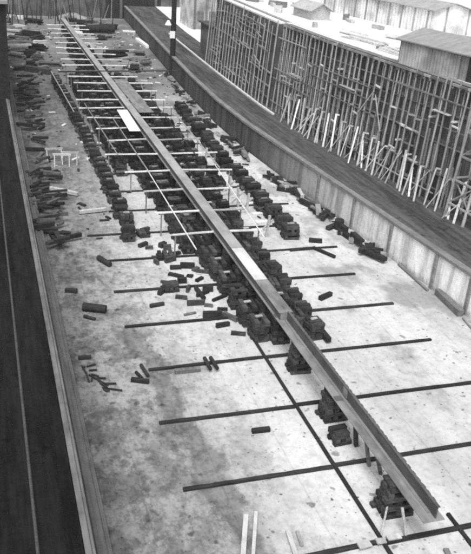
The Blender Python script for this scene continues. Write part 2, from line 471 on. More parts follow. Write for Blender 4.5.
# ------------------------------------------------------------------ the keel
k = empty('ship_keel', (KX, 17, KZ), 'long straight steel keel of a ship laid on timber blocks down the dock', 'keel')
KE0, KE1 = 16.9, 141.0
for yy in span(KE0+7.6, 34, 7.6):
    g = MB(); g.box((KX-.16, yy, KZ+.055), (.46, .34, .022)); child(g, 'butt_strap', M['web'], k)
    g = MB(); g.box((KX+.062, yy, KZ+.33), (.02, .4, .40)); child(g, 'butt_strap', M['steel'], k)
y = KE0; i = 0
while y < KE1:
    L = min(7.6, KE1-y)
    g = MB(); g.box((KX, y+L/2, KZ+.02), (.84, L-.02, .045)); child(g, 'keel_plate', M['steel'], k, .006); y += L; i += 1
# centre web with angle bars on the near, unplated length; jagged upper edge of bracket clips
g = MB(); g.box((KX+.10, (KE0+.1+31.55)/2, KZ+.31), (.05, 31.55-KE0-.1, .53)); child(g, 'web', M['web'], k, .004)
for s in (-1, 1):
    g = MB(); xx = KX+.10+s*.035
    g.box((xx+s*.05, (KE0+.4+31.55)/2, KZ+.055), (.13, 31.55-KE0-.4, .03))
    child(g, 'angle_bar', M['coping'] if s < 0 else M['web'], k)  # left bar lighter: the light it catches is put into its colour
yy = KE0+.5
while yy < 31.3:
    g = MB(); g.box((KX+.165, yy, KZ+.525), (.08, R.uniform(.18,.26), .10), 0, .01); yy += .36; child(g, 'bracket_clip', M['web'], k)
g = MB(); g.box((KX+.10, 24.2, KZ+.59), (.12, 14.5, .02)); child(g, 'web_flange', M['web'], k)
# plated-over length, closed by a diaphragm at its near end
g = MB(); g.box((KX+.02, 31.62, KZ+.24), (.56, .03, .38)); child(g, 'diaphragm', M['steel'], k)
y = 31.6; i = 0
while y < KE1:
    L = 3.9 if i == 0 else (4.4 if i == 1 else min(6.1, KE1-y))
    g = MB(); g.box((KX+.02, y+L/2, KZ+.46), (.74, L-.025, .035)); 
    ml = M['brightplate'] if i == 1 else (M['steel'] if i == 0 else M['topplate'])
    o = child(g, 'top_plate', ml, k, .005)
    if i == 1: o['label'] = 'bright bare length of top plating'
    for s in (-1, 1):
        g = MB(); g.box((KX+.02+s*.30, y+L/2, KZ+.235), (.03, L-.04, .385)); child(g, 'side_plate', M['web'], k)
    y += L; i += 1


# white planks and grey plates beside the far part of the keel
a = at(122,110,1.98); b = at(135,131,1.98)
g = MB(); g.beam(a, b, 1.0, .05); tag(g.build('white_board', M['white'], None, .01, a), 'broad white board lying on top of the keel among the crossbeams', 'board')
pl = [at(p[0], p[1], 1.9) for p in ((112,84),(121,84),(158,122),(146,128))]
for j in range(4):
    y0 = 74+j*4.0; g = MB(); g.box((15.1+R.uniform(-.1,.1), y0+2, 1.86+.004*j), (1.5, 3.9, .04), R.uniform(-.02,.02))
    tag(g.build('steel_plate', M['steel'], None, .005, (15,y0,1.86)), f'wide grey steel plate laid beside the keel on its right, {nth(j)}', 'plate', 'plates laid beside the keel')

# ------------------------------------------------------------------ crossbeams
BZ = 1.72
cb = [43.15, 47.0, 51.4, 55.9, 60.5, 64.8, 68.75, 72.6, 76.6, 80.2, 84.4, 88.6, 92.2, 95.4, 99.3, 103.3, 107.5, 112, 116.5, 121, 125.5, 130, 134.5]
lx = [10.7, 10.65, 10.5, 10.2, 9.2, 9.9, 9.6, 9.3, 9.0, 9.2, 10.0, 10.0, 9.7, 9.5, 9.8, 10, 10, 10.2, 10.4, 10.5, 10.5, 10.6, 10.7]
rx = [16.5, 16.5, 17.0, 18.4, 18.5, 18.1, 18.2, 18.3, 18.4, 18.4, 18.4, 18.8, 17.6, 18, 17.6, 17.6, 17.4, 17.2, 17, 17, 17, 16.8, 16.8]
BZ = 1.72
for i, y in enumerate(cb):
    for side, (a, b) in (('left', (lx[i], 13.3)), ('right', (14.45, rx[i]))):
        mid = (a+b)/2; rz = R.uniform(-.012,.012)
        t = empty('crossbeam', (mid, y, 0), f'pale crossbeam on thin posts {side} of keel, {nth(i)}', 'beam', f'pale crossbeams {side} of the keel', rz)
        L = b-a
        g = MB(); dz = R.uniform(-.05,.05); sk = R.uniform(-.05,.05); g.rough((-L/2-R.uniform(0,.4), sk, BZ+dz), (L/2+R.uniform(0,.15), -sk, BZ-dz), R.uniform(.12,.16)*(1.9 if y > 80 else 1.1), .08, 8, .012)
        o = g.build('beam', M['pale'] if y > 75 or R.random() < .9 else M['sawn'], t)
        if y < 100:
            for q in (((-L/2+.12),) if side == 'left' else ((L/2-.12),)):
                g = MB(); g.box((q, 0, BZ/2-.05), (.08, .08, BZ-.1), 0, .004); g.build('post', M['mid'], t)
# ribbands along the crossbeams
def ribband(p, q, r, mat, label):
    g = MB(); g.tube(p, q, r, r*.85, 6); return tag(g.build('ribband', mat, None, 0, p), label, 'pole', 'ribband poles along the crossbeams')
rz_ = BZ+.05
ribband((11.45,40.4,rz_+.06), (11.6,56,rz_+.06), .042, M['pale'], 'thin pale pole lying lengthwise over the near left crossbeams')
ribband((11.62,55.4,rz_+.06), (11.5,72,rz_+.06), .05, M['pole'], 'thin grey pole lying lengthwise over the middle left crossbeams')
ribband((16.2,41.6,rz_+.06), (17.3,57.0,rz_+.06), .042, M['pale'], 'thin pale pole lying lengthwise over the near right crossbeams')
ribband((17.45,56,rz_+.06), (18.0,73,rz_+.06), .055, M['pole'], 'thin grey pole lying lengthwise over the middle right crossbeams')
ribband((10.0,60,rz_+.06), (9.6,78,rz_+.06), .045, M['pole'], 'thin grey pole lying lengthwise over the left tips of the crossbeams')
ribband((16.4,58,rz_+.06), (16.9,80,rz_+.06), .045, M['dark'], 'thin dark pole lying lengthwise over the right crossbeams')
ribband((7.95,97,1.35), (8.35,76.5,1.35), .055, M['pole'], 'thin pale pole resting along the top of the outer left crib row')
g = MB(); g.tube((8.5,93.5,2.0), (25.0,95.0,2.0), .10, .08, 6); tag(g.build('spar', M['dark'], None, 0, (10,93.7,2)), 'long dark spar laid straight across the keel in the distance', 'spar')

# ------------------------------------------------------------------ staging on the right
HS = TOPZ - PATHZ
def stage_pt(y, off=0., z=0.):
    dx = (stagex(y+.5)-stagex(y-.5)); n_ = Vector((1, -dx, 0)).normalized()
    return Vector((stagex(y), y, z)) + n_*off
SY0, SYC = 14.0, 73.0
yl = [y for y in [SY0-30] + span(-10, 99, 3) + [99]]
st = empty('timber_retaining_wall', (stagex(45)+1.6, 45, PATHZ), 'tall wall of dark vertical sheeting boards behind the staging poles', 'wall')
g = MB(); ys_ = [-20]+span(-15, SYC, 4)+[SYC]
rows = [[stage_pt(y, 2.2, PATHZ-.2), stage_pt(y, 1.3, PATHZ-.2), stage_pt(y, 1.3, TOPZ-.1), stage_pt(y, 2.2, TOPZ-.1)] for y in ys_]
g.strip(rows); child(g, 'sheeting', M['boards'], st)
g = MB()
for a_, b_ in zip(ys_, ys_[1:]): g.beam(stage_pt(a_, 1.55, TOPZ+.03), stage_pt(b_, 1.55, TOPZ+.03), .55, .18)
child(g, 'cap_beam', M['pale'], st, .02)
for zz in (4.4, 6.6, 8.8):
    g = MB()
    for a_, b_ in zip(ys_, ys_[1:]): g.beam(stage_pt(a_, 1.2, zz), stage_pt(b_, 1.2, zz), .18, .24)
    child(g, 'waling', M['boards'], st)

# main staging: poles, staggered ledgers, arched heads
s = empty('pole_staging', (stagex(45), 45, PATHZ), 'main length of close set staging with many grey upright poles above the dark path', 'staging')
py = span(42.6, 72.8, .82)
lean = .25
for i, y in enumerate(py):
    g = MB(); yy = y+R.uniform(-.06,.06)
    a = stage_pt(yy, .25+R.uniform(-.08,.08), PATHZ); b = stage_pt(yy+R.uniform(-.15,.15), .75+R.uniform(-.1,.1), TOPZ+R.uniform(-.15,.35))
    g.tube(a, b, .078, .062, 7); child(g, 'pole', M['pole'], s)
    # second row of poles at the sheeting
    g = MB(); a2 = stage_pt(yy+.6, .95, PATHZ); b2 = stage_pt(yy+.6, 1.0, TOPZ-.2)
    g.tube(a2, b2, .07, .055, 6); child(g, 'back_pole', M['pole'], s)
for i, (ya, yb) in enumerate(zip(py, py[1:])):
    for zz in (R.uniform(7.6,8.8), R.uniform(5.9,7.0), R.uniform(4.4,5.4)):
        if R.random() < .34:
            off = .3+.45*(zz-PATHZ)/HS
            g = MB(); g.beam(stage_pt(ya, off, zz), stage_pt(yb, off, zz+R.uniform(-.1,.1)), .12, .1); child(g, 'ledger', R.choice((M['pole'], M['pole'], M['pale'])), s)
    if R.random() < .3:
        zz = R.uniform(5.5, 9.2); off = .3+.45*(zz-PATHZ)/HS; yq = R.choice((ya, yb))
        g = MB(); g.beam(stage_pt(yq, off-.1, zz), stage_pt(yq, 1.5, zz), .16, .12); child(g, 'putlog', M['pale'], s)
    # head of the bay: short header with two knees
    g = MB(); zt = TOPZ-.05
    pa, pb = stage_pt(ya, .72, zt), stage_pt(yb, .72, zt)
    g.beam(pa, pb, .13, .16)
    dn = Vector((0,0,-.42)); q = (pb-pa)*.34
    g.beam(pa+dn*.7, pa+q*.8, .07, .07); g.beam(pb+dn*.7, pb-q*.8, .07, .07)
    g.beam(pa+Vector((0,0,.02)), stage_pt(ya, 1.6, zt+.02), .12, .1)
    child(g, 'bay_head', M['mid'] if R.random() < .5 else M['pole'], s)
g = MB()                                                  # plank gangway along the top
for ya, yb in zip(py, py[1:]):
    for q in range(3): g.beam(stage_pt(ya, .85+.24*q, TOPZ+.1+.02*R.random()), stage_pt(yb, .85+.24*q, TOPZ+.1+.02*R.random()), .2, .05)
child(g, 'gangway', M['mid'], s)
for zz in (3.3, 4.5, 5.6, 6.6, 7.6, 8.6, 9.6):                # long thin runs of ledgers, two rows deep
    for o0, o1 in ((.15,.62), (.85,.92)):
        ya = 42.6+R.uniform(0,2)
        while ya < 71:
            yb = min(72.8, ya+R.uniform(6,12)); off = o0+(o1-o0)*(zz-PATHZ)/HS; z_ = zz+R.uniform(-.12,.12)
            if R.random() < .7:
                g = MB(); g.rough(stage_pt(ya, off, z_), stage_pt(yb, off, z_+R.uniform(-.1,.1)), .07, .08, 4, .01); child(g, 'ledger', M['mid'] if R.random() < .8 else M['pole'], s)
            ya = yb+R.uniform(0,.8)
for i in range(4):                                        # slant braces within the framework
    y = R.uniform(43, 70); z0 = R.uniform(PATHZ+.3, 7.5); g = MB()
    g.beam(stage_pt(y, .3, z0), stage_pt(y+R.choice((-1.6,1.6)), .5, z0+R.uniform(1.5,2.6)), .07, .08); child(g, 'brace', M['pole'], s)
for i in range(14):                                        # short planks lying on the ledgers
    y = R.uniform(43, 70); z0 = R.choice((3.4,4.6,5.7,6.7,7.7,8.7))+R.uniform(-.1,.1); g = MB()
    g.beam(stage_pt(y, .6, z0), stage_pt(y+R.uniform(1.2,2.6), .6, z0), .34, .05); child(g, 'plank', M['sawn'] if R.random() < .4 else M['mid'], s)
for i, y in enumerate(span(42.8, 72.6, .55)):               # short studs in the lower half
    if R.random() < .8:
        g = MB(); o_ = R.uniform(.45,1.2); g.beam(stage_pt(y, o_, PATHZ), stage_pt(y+R.uniform(-.12,.12), o_+.1, R.uniform(5.2,7.4)), .11, .11); child(g, 'stud', M['mid'] if R.random() < .75 else M['pole'], s)
for ya, yb in zip(py, py[1:]):                            # skirting boards at the foot
    if R.random() < .8:
        g = MB(); g.beam(stage_pt(ya, .55, PATHZ+.45), stage_pt(yb, .55, PATHZ+.45), .08, .8); child(g, 'skirt_board', M['dark'], s)

# near open scaffold bays
s = empty('open_scaffold', (stagex(32), 32, PATHZ), 'near open scaffold of wide spaced poles with cross braces at the right edge', 'scaffold')
py2 = span(21.5, 42.0, 2.05)
for row, (o0, o1) in enumerate(((-.5,.35), (.95,1.15))):
    for y in py2:
        g = MB(); g.tube(stage_pt(y+R.uniform(-.1,.1), o0, PATHZ), stage_pt(y, o1, TOPZ+.5), .11, .08, 7); child(g, 'pole', M['pole'], s)
for zz in (3.5, 5.1, 6.7, 8.3, 9.9):
    for row, (o0, o1) in enumerate(((-.5,.35), (.95,1.15))):
        g = MB(); off = o0+(o1-o0)*(zz-PATHZ)/HS
        for ya, yb in zip(py2, py2[1:]): g.beam(stage_pt(ya, off, zz), stage_pt(yb, off, zz), .1, .12)
        child(g, 'ledger', M['pole'], s)
    g = MB()
    for y in py2: g.beam(stage_pt(y, -.6+.9*(zz-PATHZ)/HS, zz+.11), stage_pt(y, 1.4, zz+.11), .1, .1)
    child(g, 'putlogs', M['pole'], s)
for i, (ya, yb) in enumerate(zip(py2, py2[1:])):
    for zz in (3.5, 6.7):
        off = -.4+.85*(zz-PATHZ)/HS
        g = MB(); g.beam(stage_pt(ya, off, zz), stage_pt(yb, off+.15, zz+1.6), .07, .09); g.beam(stage_pt(yb, off-.08, zz), stage_pt(ya, off+.07, zz+1.6), .07, .09); child(g, 'cross_brace', M['pole'], s)

# raking props at the foot of the staging
n_p = 0
for i, y in enumerate(span(41.0, 67.5, 1.15)):
    for s_ in (0, 1):
        if s_ == 1 and R.random() < .15: continue
        dy = (.75 if s_ else -.15)*R.uniform(.7,1.2)
        z1 = PATHZ+R.uniform(2.1,2.9) if not s_ else PATHZ+R.uniform(1.6,2.7)
        dy = R.choice((-1,1,1))*R.uniform(.45,.85) if s_ else R.uniform(-.5,-.1)
        a = stage_pt(y+dy+R.uniform(-.3,.3), R.uniform(-.9,-.35), PATHZ); b = stage_pt(y-dy*.7+R.uniform(-.3,.3), .15, z1)
        g = MB(); w_ = R.uniform(.11,.16); g.rough(a, b, w_, w_*.9, 5, .012)
        if R.random() < .5: g.beam(b, b+Vector((R.uniform(.2,.5), R.uniform(-.3,.3), -.02)), .1, .1)
        kind = 'leaning forward' if s_ else 'nearly upright'
        o = g.build('raking_prop', R.choice((M['sawn'],M['sawn'],M['pale'],M['sawn'])), None, 0, a)
        tag(o, f'raking prop at staging foot, {kind}, {nth(i)}', 'prop', 'raking props along the staging foot')

# far length of staging: boarded with long walings
s = empty('boarded_staging', (stagex(86), 86, PATHZ), 'far length of tall grey boarded staging with long level walings', 'staging')
ys_ = span(73.3, 99, 2.6)
g = MB(); g.strip([[stage_pt(y, 2.1, PATHZ-.2), stage_pt(y, .35, PATHZ-.2), stage_pt(y, .6, TOPZ-.1), stage_pt(y, 2.1, TOPZ-.1)] for y in ys_])
ye = ys_[-1]; g.strip([[stage_pt(73.25, .35, PATHZ-.2), stage_pt(73.25, .6, TOPZ-.1)], [stage_pt(73.25, 2.1, PATHZ-.2), stage_pt(73.25, 2.1, TOPZ-.1)]])
child(g, 'sheeting', M['greyboards'], s)
for zz in (3.4, 4.6, 5.9, 7.2, 8.4, 9.6):
    off = .35+.25*(zz-PATHZ)/HS-.1
    ya = 73.5
    while ya < ye-1:
        L = R.uniform(5,9); yb = min(ye, ya+L)
        if R.random() < .85: g = MB(); g.beam(stage_pt(ya, off, zz+R.uniform(-.1,.1)), stage_pt(yb-.3, off, zz+R.uniform(-.2,.2)), .10, .12); child(g, 'waling', R.choice((M['pole'],M['mid'])), s)
        ya = yb
for y in span(75.1, 98, 1.9):
    g = MB(); g.tube(stage_pt(y, .08, PATHZ), stage_pt(y, .40, TOPZ-R.uniform(-.2,1.5)), .06, .05, 6); child(g, 'pole', M['mid'], s)
for y in span(73.9, 98.6, 1.25):
    g = MB(); g.tube(stage_pt(y+R.uniform(-.2,.2), -.25, PATHZ), stage_pt(y+R.uniform(-.2,.2), .25, TOPZ+R.uniform(-.6,.4)), .07, .055, 6); child(g, 'standard', M['pole'], s)
for i in range(46):
    y = R.uniform(73.6, 94); z0 = R.uniform(PATHZ+.6, TOPZ-.5); off = -.2+.45*(z0-PATHZ)/HS; g = MB()
    g.beam(stage_pt(y, off, z0), stage_pt(y+R.uniform(1.5,4.5), off, z0+R.gauss(0,.35)), .08, .09); child(g, 'ledger', M['pole'] if R.random() < .5 else M['mid'], s)
g = MB(); g.beam(stage_pt(73.1, .0, PATHZ), stage_pt(73.1, .5, TOPZ+.3), .12, .12); child(g, 'corner_post', M['pole'], s)
g = MB()
for a_, b_ in zip(ys_, ys_[1:]): g.beam(stage_pt(a_, 1.0, TOPZ), stage_pt(b_, 1.0, TOPZ), .7, .16)
child(g, 'cap_beam', M['pale'], s)
g = MB()
for a_, b_ in zip(span(70, 118, 4), span(74, 122, 4)): g.beam(stage_pt(a_+.03, -.45, PATHZ+.1), stage_pt(b_-.03, -.45, PATHZ+.1), .22, .2)
tag(g.build('kerb_timber', M['pale'], None, .02, stage_pt(90,-.45,PATHZ)), 'pale squared kerb timber along the foot of the far boarded staging', 'kerb')

# ------------------------------------------------------------------ on the high ground
def gable_shed(name, loc, rz, lx_, ly_, h, rise, wm, rm, label, extra=None):
    t = empty(name, loc, label, 'shed', None, rz)
    g = MB(); x, y = lx_/2, ly_/2
    g.v += [Vector(p) for p in ((-x,-y,-.2),(x,-y,-.2),(x,y,-.2),(-x,y,-.2),(-x,-y,h),(x,-y,h),(x,y,h),(-x,y,h),(0,-y,h+rise),(0,y,h+rise))]
    g.f += [(0,1,5,8,4),(2,3,7,9,6),(0,4,7,3),(1,2,6,5)]
    g.build('wall', wm, t)
    for s_ in (-1, 1):
        g = MB(); o = .3
        sl = rise/x
        p = [(s_*(x+o), -y-o, h-sl*o+.03), (0, -y-o, h+rise+.03), (0, y+o, h+rise+.03), (s_*(x+o), y+o, h-sl*o+.03)]
        q = [(a, b, c+.08) for a, b, c in p]
        g.v += [Vector(v) for v in p+q]; g.f += [(0,1,2,3),(4,5,6,7),(0,1,5,4),(1,2,6,5),(2,3,7,6),(3,0,4,7)]
        g.build('roof', rm, t)
    if extra: extra(t, x, y, h)
    return t
def shed_bits(t, x, y, h):
    for yy in (-y+2.2, -y+4.4): 
        g = MB(); g.box((-x-.03, yy, h*.55), (.08, .8, .8)); f_ = g.build('window', M['white'], t)
        g = MB(); g.box((-x-.08, yy, h*.55), (.03, .06, .8)); g.box((-x-.083, yy, h*.55), (.03, .8, .06)); g.build('glazing_bar', M['dark'], f_)
    g = MB(); g.box((-x-.03, y-3.2, h*.5), (.07, 6.0, h*.92)); g.build('panel', M['shedside2'], t)
    g = MB(); g.box((-x-.06, 0.3, .95), (.06, .95, 1.9)); g.build('door', M['dark'], t)
gable_shed('timber_shed', (33.6, 44.9, TOPZ), math.radians(13), 4.6, 15.5, 1.85, .65, M['shedside'], M['roof'], 'long low grey timber shed on the white ground above the staging', shed_bits)
def ribbed(t, x, y, h):
    for yy in span(-y+.8, y-.5, 2.0):
        g = MB(); g.box((-x-.06, yy, h/2), (.1, .16, h)); g.build('rib', M['pole'], t)
gable_shed('pale_store', (42.5, 78, TOPZ), math.radians(10), 5.0, 20, 2.3, .6, M['palebuild'], M['pole'], 'long pale ribbed store far back on the white ground above the staging', ribbed)
gable_shed('small_hut', (33.6, 78.5, TOPZ), math.radians(5), 2.2, 4.2, 1.0, .6, M['sawn'], M['pole'], 'small low grey roofed hut just behind the top of the staging')
for i, (x, y, rz, L) in enumerate(((32.2,62,.15,5),(32.6,66,.2,4),(31.8,56.5,.12,4.4),(36.5,64,.4,3.5),(44,56,.1,5),(47,62,.3,4),(40.5,59.5,.9,2.5))):
    g = MB(); p = Vector((x, y, TOPZ))
    for q in range(5): g.box((x+R.uniform(-.3,.3), y+R.uniform(-.2,.2), TOPZ+.08+.13*(q//2)), (.22, L*R.uniform(.8,1.05), .12), rz+R.uniform(-.06,.06), .01)
    tag(g.build('plank_stack', M['pale'], None, 0, p), ['pale plank stack behind the middle of the staging top','pale plank stack beside the small hut','pale plank stack just left of the grey shed','short plank stack between hut and grey shed','long plank stack behind the grey shed, left one','plank stack farthest behind the grey shed','short skewed plank stack behind the grey shed'][i], 'plank stack')

for i in range(44):
    y = R.uniform(38, 97); x = stagex(y)+R.uniform(3.0, 6.0) if y > 54 else R.uniform(38, 50)
    if y > 60 and R.random() < .55: x = R.uniform(34, 60)
    if y > 66 and 38 < x < 47: x += 10
    if 75.5 < y < 81.5 and 31.8 < x < 35.5: x += 5
    g = MB(); L = R.uniform(.5,3.2); hgt = R.uniform(.12,.6)
    g.box((x, y, TOPZ+hgt/2), (R.uniform(.3,.9), L, hgt), R.gauss(.15,.5), .03)
    tone = R.choice(('grey','pale'))
    tag(g.build('plank_stack', M['coping'] if tone == 'grey' else M['sawn'], None, 0, (x, y, TOPZ)), f'small {tone} stack of boards strewn over the white ground behind the staging', 'plank stack', f'small {tone} board stacks on the high ground')

# ------------------------------------------------------------------ far end
t = empty('end_shed', (14, 163, 0), 'huge dark grey building shed closing the far end of the dock', 'shed')
g = MB(); g.box((14, 168, 11), (50, 18, 22.2)); child(g, 'wall', M['shedboards'], t)
for x in (-8, -1, 6, 13, 20, 27, 34):
    g = MB(); g.box((x, 158.8, 11), (.5, .4, 22)); child(g, 'column', M['roofd'], t)
for zz in (4.6, 8.5, 13):
    g = MB(); g.box((14, 158.85, zz), (49.5, .2, .3)); child(g, 'girt', M['roofd'], t)
g = MB(); g.box((29.5, 158.9, 2.1), (11, .16, 4.2)); child(g, 'door', M['black'], t)
g = MB(); g.box((3.0, 158.9, 1.8), (6, .16, 3.4)); child(g, 'door', M['dark'], t)
# mast
p = at(172,75)
m_ = empty('lamp_mast', p, 'tall dark mast with crossarm and white enamel lamp shade at the dock side', 'mast')
g = MB(); g.tube(p, p+Vector((0,0,19)), .40, .26, 10); child(g, 'pole', M['black'], m_)
lz = 6.4
g = MB(); g.tube(p+Vector((0,-.1,lz+.75)), p+Vector((-1.0,-.1,lz+.75)), .06, .05, 6); child(g, 'arm', M['black'], m_)
g = MB(); g.tube(p+Vector((-.75,-.1,lz+.7)), p+Vector((-.75,-.1,lz+.1)), .12, .45, 12); child(g, 'lamp_shade', M['white'], m_)
g = MB(); g.box(p+Vector((-.2,-.35,lz-1.1)), (.7,.1,.9)); child(g, 'notice_board', M['white'], m_)
# pale frame building at the right of the end shed
b_ = empty('frame_building', (37, 126, PATHZ), 'pale unfinished frame building beyond the far staging end', 'building')
g = MB(); g.box((37, 132, 6.0), (7, 8, 7)); child(g, 'wall', M['palebuild'], b_)
for i in range(4):
    g = MB(); g.box((34.0+i*2.0, 127.9, 6.0), (.28, .25, 7.2)); child(g, 'column', M['mid'], b_)
for i in range(3):
    g = MB(); g.box((35.0+i*2.0, 127.96, 4.6), (1.0, .1, 1.6)); child(g, 'window', M['step'], b_)
g = MB(); g.box((37, 132, 9.62), (7.6, 8.6, .25)); child(g, 'roof', M['coping'], b_)
h_ = empty('dark_hut', (30.6, 104, PATHZ), 'small dark hut against the far end of the staging', 'hut')
g = MB(); g.box((30.9, 103.5, PATHZ+2.0), (3.6, 5, 4.0)); child(g, 'wall', M['boards'], h_)
g = MB(); g.box((30.9, 103.5, PATHZ+4.1), (4.1, 5.5, .2)); child(g, 'roof', M['dark'], h_)
# dark timber shed on the left quay, only its near corner in view
t = empty('quay_shed', (-2, 78, PATHZ), 'black tarred shed standing on the left quay at the upper left edge', 'shed')
g = MB(); g.box((-1.9, 100, PATHZ+4.4), (8.6, 46, 8.8)); child(g, 'wall', M['black'], t)
g = MB(); g.box((-1.9, 100, PATHZ+8.95), (9.0, 47, .3)); child(g, 'roof', M['roof'], t)
for i, x in enumerate((2.3, .3, -1.7)):
    g = MB(); g.box((x-.02, 76.95, PATHZ+4.4), (.25, .12, 8.7)); child(g, 'post', M['black'], t)
D_ = M['bearer']
# heaps and objects on the far floor
def lump(px, py, rx_, ry_, h, mat, name, label, cat, z=0.):
    c = at(px, py, z); g = MB(); n_, m_2 = 7, 12; rows = []
    for i in range(n_+1):
        r = i/n_; row = []
        for j in range(m_2+1):
            tt = 2*math.pi*(j % m_2)/m_2; k_ = 1+.18*math.sin(3*tt+px)+.1*math.sin(5*tt+py)
            hh = h*(1-r**1.4)*(1+.25*math.sin(7*tt+i)) if i else h
            row.append(c+Vector((math.cos(tt)*rx_*r*k_, math.sin(tt)*ry_*r*k_, max(0,hh)-(.03 if i == n_ else 0))))
        rows.append(row)
    g.strip(rows); return tag(g.build(name, mat, None, 0, c), label, cat)
lump(72, 18, 3.4, 2.5, .9, M['mid'], 'sand_heap', 'pale heap of sand at the foot of the far shed', 'heap')
lump(88, 46, 1.5, 2, .5, M['earth'], 'earth_heap', 'low grey heap right of the far part of the keel', 'heap')
def boxy(name, px, py, d, mat, label, cat, z=0., rz=0.):
    c = at(px, py, z); g = MB(); g.box((c.x, c.y, z+d[2]/2), d, rz, .02); return tag(g.build(name, mat, None, .02, c), label, cat)
# clutter of timber stacks, trestles and poles over the far floor
far_spots = []
for i in range(60):
    y = R.uniform(102, 154); x = R.choice((R.uniform(3.6,9.6), R.uniform(3.6,9.6), R.uniform(18,23.5), R.uniform(10,18) if y > 142 else R.uniform(4,9)))
    g = MB(); rz = R.gauss(0,.5); L = R.uniform(1.2,4.0); n_ = R.randint(2,4)
    for q in range(n_):
        g.box((x+R.uniform(-.25,.25), y+R.uniform(-.25,.25), .14+.24*q), (L*R.uniform(.7,1.1), R.uniform(.4,1.0), .235), rz+R.uniform(-.15,.15), .02)
    mt = D_ if R.random() < .42 else (M['mid'] if R.random() < .7 else M['sawn'])
    tone = 'dark' if mt is D_ else ('grey' if mt is M['mid'] else 'pale')
    tag(g.build('timber_stack', mt, None, 0, (x, y, 0)), f'low {tone} timber stack among the clutter at the far end of the dock floor', 'timber stack', f'{tone} timber stacks at the far end')
for i in range(44):
    x = R.uniform(3, 24); y = R.uniform(140, 157); h = R.uniform(2.5, 7)
    g = MB(); g.tube((x, y, 0), (x+R.uniform(-1.2,1.2), y+R.uniform(0,1.0), h), .09, .06, 6)
    tag(g.build('shore_pole', M['mid'] if R.random() < .3 else D_, None, 0, (x, y, 0)), 'thin shore pole standing aslant in front of the far building shed', 'pole', 'shore poles before the far shed')
# a dark portable boiler lying across the far end
c = at(96, 33); bo = empty('boiler', c, 'dark cylindrical boiler lying across the far end of the dock', 'boiler')
g = MB(); g.tube(c+Vector((-2.8,0,.75)), c+Vector((3.2,0,.75)), .65, .6, 16); child(g, 'shell', M['black'], bo)
for q in (-1.9, 2.3):
    g = MB(); g.box(c+Vector((q,0,.15)), (.5,1.6,.35)); child(g, 'cradle', M['dark'], bo)

for i, (px, py, d, lab) in enumerate(((38,45,(1.9,1.2,.9),'white box standing on the far floor left of the crossbeams'),(6,27,(1.8,1.2,.7),'white box farthest left near the black quay shed'),(16,28,(1.7,1.2,.6),'white box second from the left near the far shed'),(20,19,(1.6,1.2,.8),'small white box close to the far shed on the left'),(129,32,(3.0,1.0,.3),'low white box at the far right beyond the boiler'),(78,33,(2.0,1.0,.4),'low white box just left of the boiler'))):
    boxy('white_box', px, py, tuple(.75*q for q in d), M['pale'], lab, 'box', 0, R.uniform(-.2,.2))
def log(pa, pb, r, mat, label, cat='log', name='log', z=None, sq=False, group=None):
    z = r if z is None else z
    a, b = at(pa[0], pa[1], z), at(pb[0], pb[1], z)
    g = MB()
    if sq: g.beam(a, b, 2*r, min(2*r, 2*z) if z else 2*r, .008)
    else: g.tube(a, b, r, r*.92, 10)
    return tag(g.build(name, mat, None, .012 if sq else 0, a), label, cat, group)
log((137,39),(148,47), .3, M['white'], 'bright white board lying aslant on the far right floor', 'board', 'board', .2, True)
log((26,68),(50,72), .35, M['dark'], 'dark balk lying across the floor at the far left', 'timber', 'balk', None, True)

# ------------------------------------------------------------------ loose timber on the slab
D, Pm, Md = M['bearer'], M['pale'], M['mid']
log((83,306.5),(106,309), .24, D, 'thick dark log lying on the silted floor near the left wall')
log((98.5,257.5),(110,264.5), .18, D, 'short dark log at the left tip of a bearer, slanting')
log((65,290),(77,291), .12, D, 'short dark balk near the left wall with a white chip', 'timber', 'balk', None, True)
log((84,316),(95,319), .10, D, 'thin dark stick just below the thick log', 'stick', 'stick')
log((78,358),(91,357), .09, D, 'thin dark batten lying across the gutter at the left', 'batten', 'batten', None, True)
log((131,379.5),(149,381.5), .10, D, 'dark batten just below the left end of the fourth bearer', 'batten', 'batten', None, True)
log((175,371.5),(200,369), .11, Md, 'thick grey plank lying against the fourth bearer', 'plank', 'plank', None, True)
log((204.5,358),(210.5,369), .10, D, 'short dark billet beside the fourth bearer, left one of a pair', 'billet', 'billet', .25)
log((210.5,357.5),(217.5,368.5), .10, D, 'short dark billet beside the fourth bearer, right one of a pair', 'billet', 'billet', .25)
log((252,431),(270,429), .10, D, 'dark short plank lying alone between the second and third bearers', 'plank', 'plank', None, True)
log((196,288),(204,298), .14, D, 'short dark post lying between the sixth and fifth bearers', 'post', 'fallen_post')
log((170,267.5),(181,267), .12, D, 'dark plank left of the inner crib row', 'plank', 'plank', None, True)
log((184,315),(196,312.5), .06, Md, 'thin grey lath lying on the pale slab above the fifth bearer', 'lath', 'lath', None, True)
log((150,306),(164,303.5), .10, D, 'dark plank on the floor left of the short fallen post', 'plank', 'plank', None, True)
log((50,188),(78,194), .13, M['sawn'], 'thick pale plank lying by the dark timber heap at the left', 'plank', 'plank', .2, True)
log((79,212),(106,209), .12, M['sawn'], 'pale plank lying right of the dark timber heap', 'plank', 'plank', .2, True)
log((246,515),(243,556), .09, M['sawn'], 'long pale plank at the bottom edge, left one of a pair', 'plank', 'plank', .06, True)
log((256,512),(253,556), .07, M['sawn'], 'long pale plank at the bottom edge, right one of a pair', 'plank', 'plank', .06, True)
log((288,531),(296,556), .09, M['sawn'], 'short pale plank at the bottom edge right of the long pair', 'plank', 'plank', .06, True)
log((297,531),(302,546), .06, M['pole'], 'short thin pale batten at the bottom edge', 'batten', 'batten', .05, True)
log((446,549),(449,556), .1, M['mid'], 'short grey plank at the bottom right corner', 'plank', 'plank', .06, True)
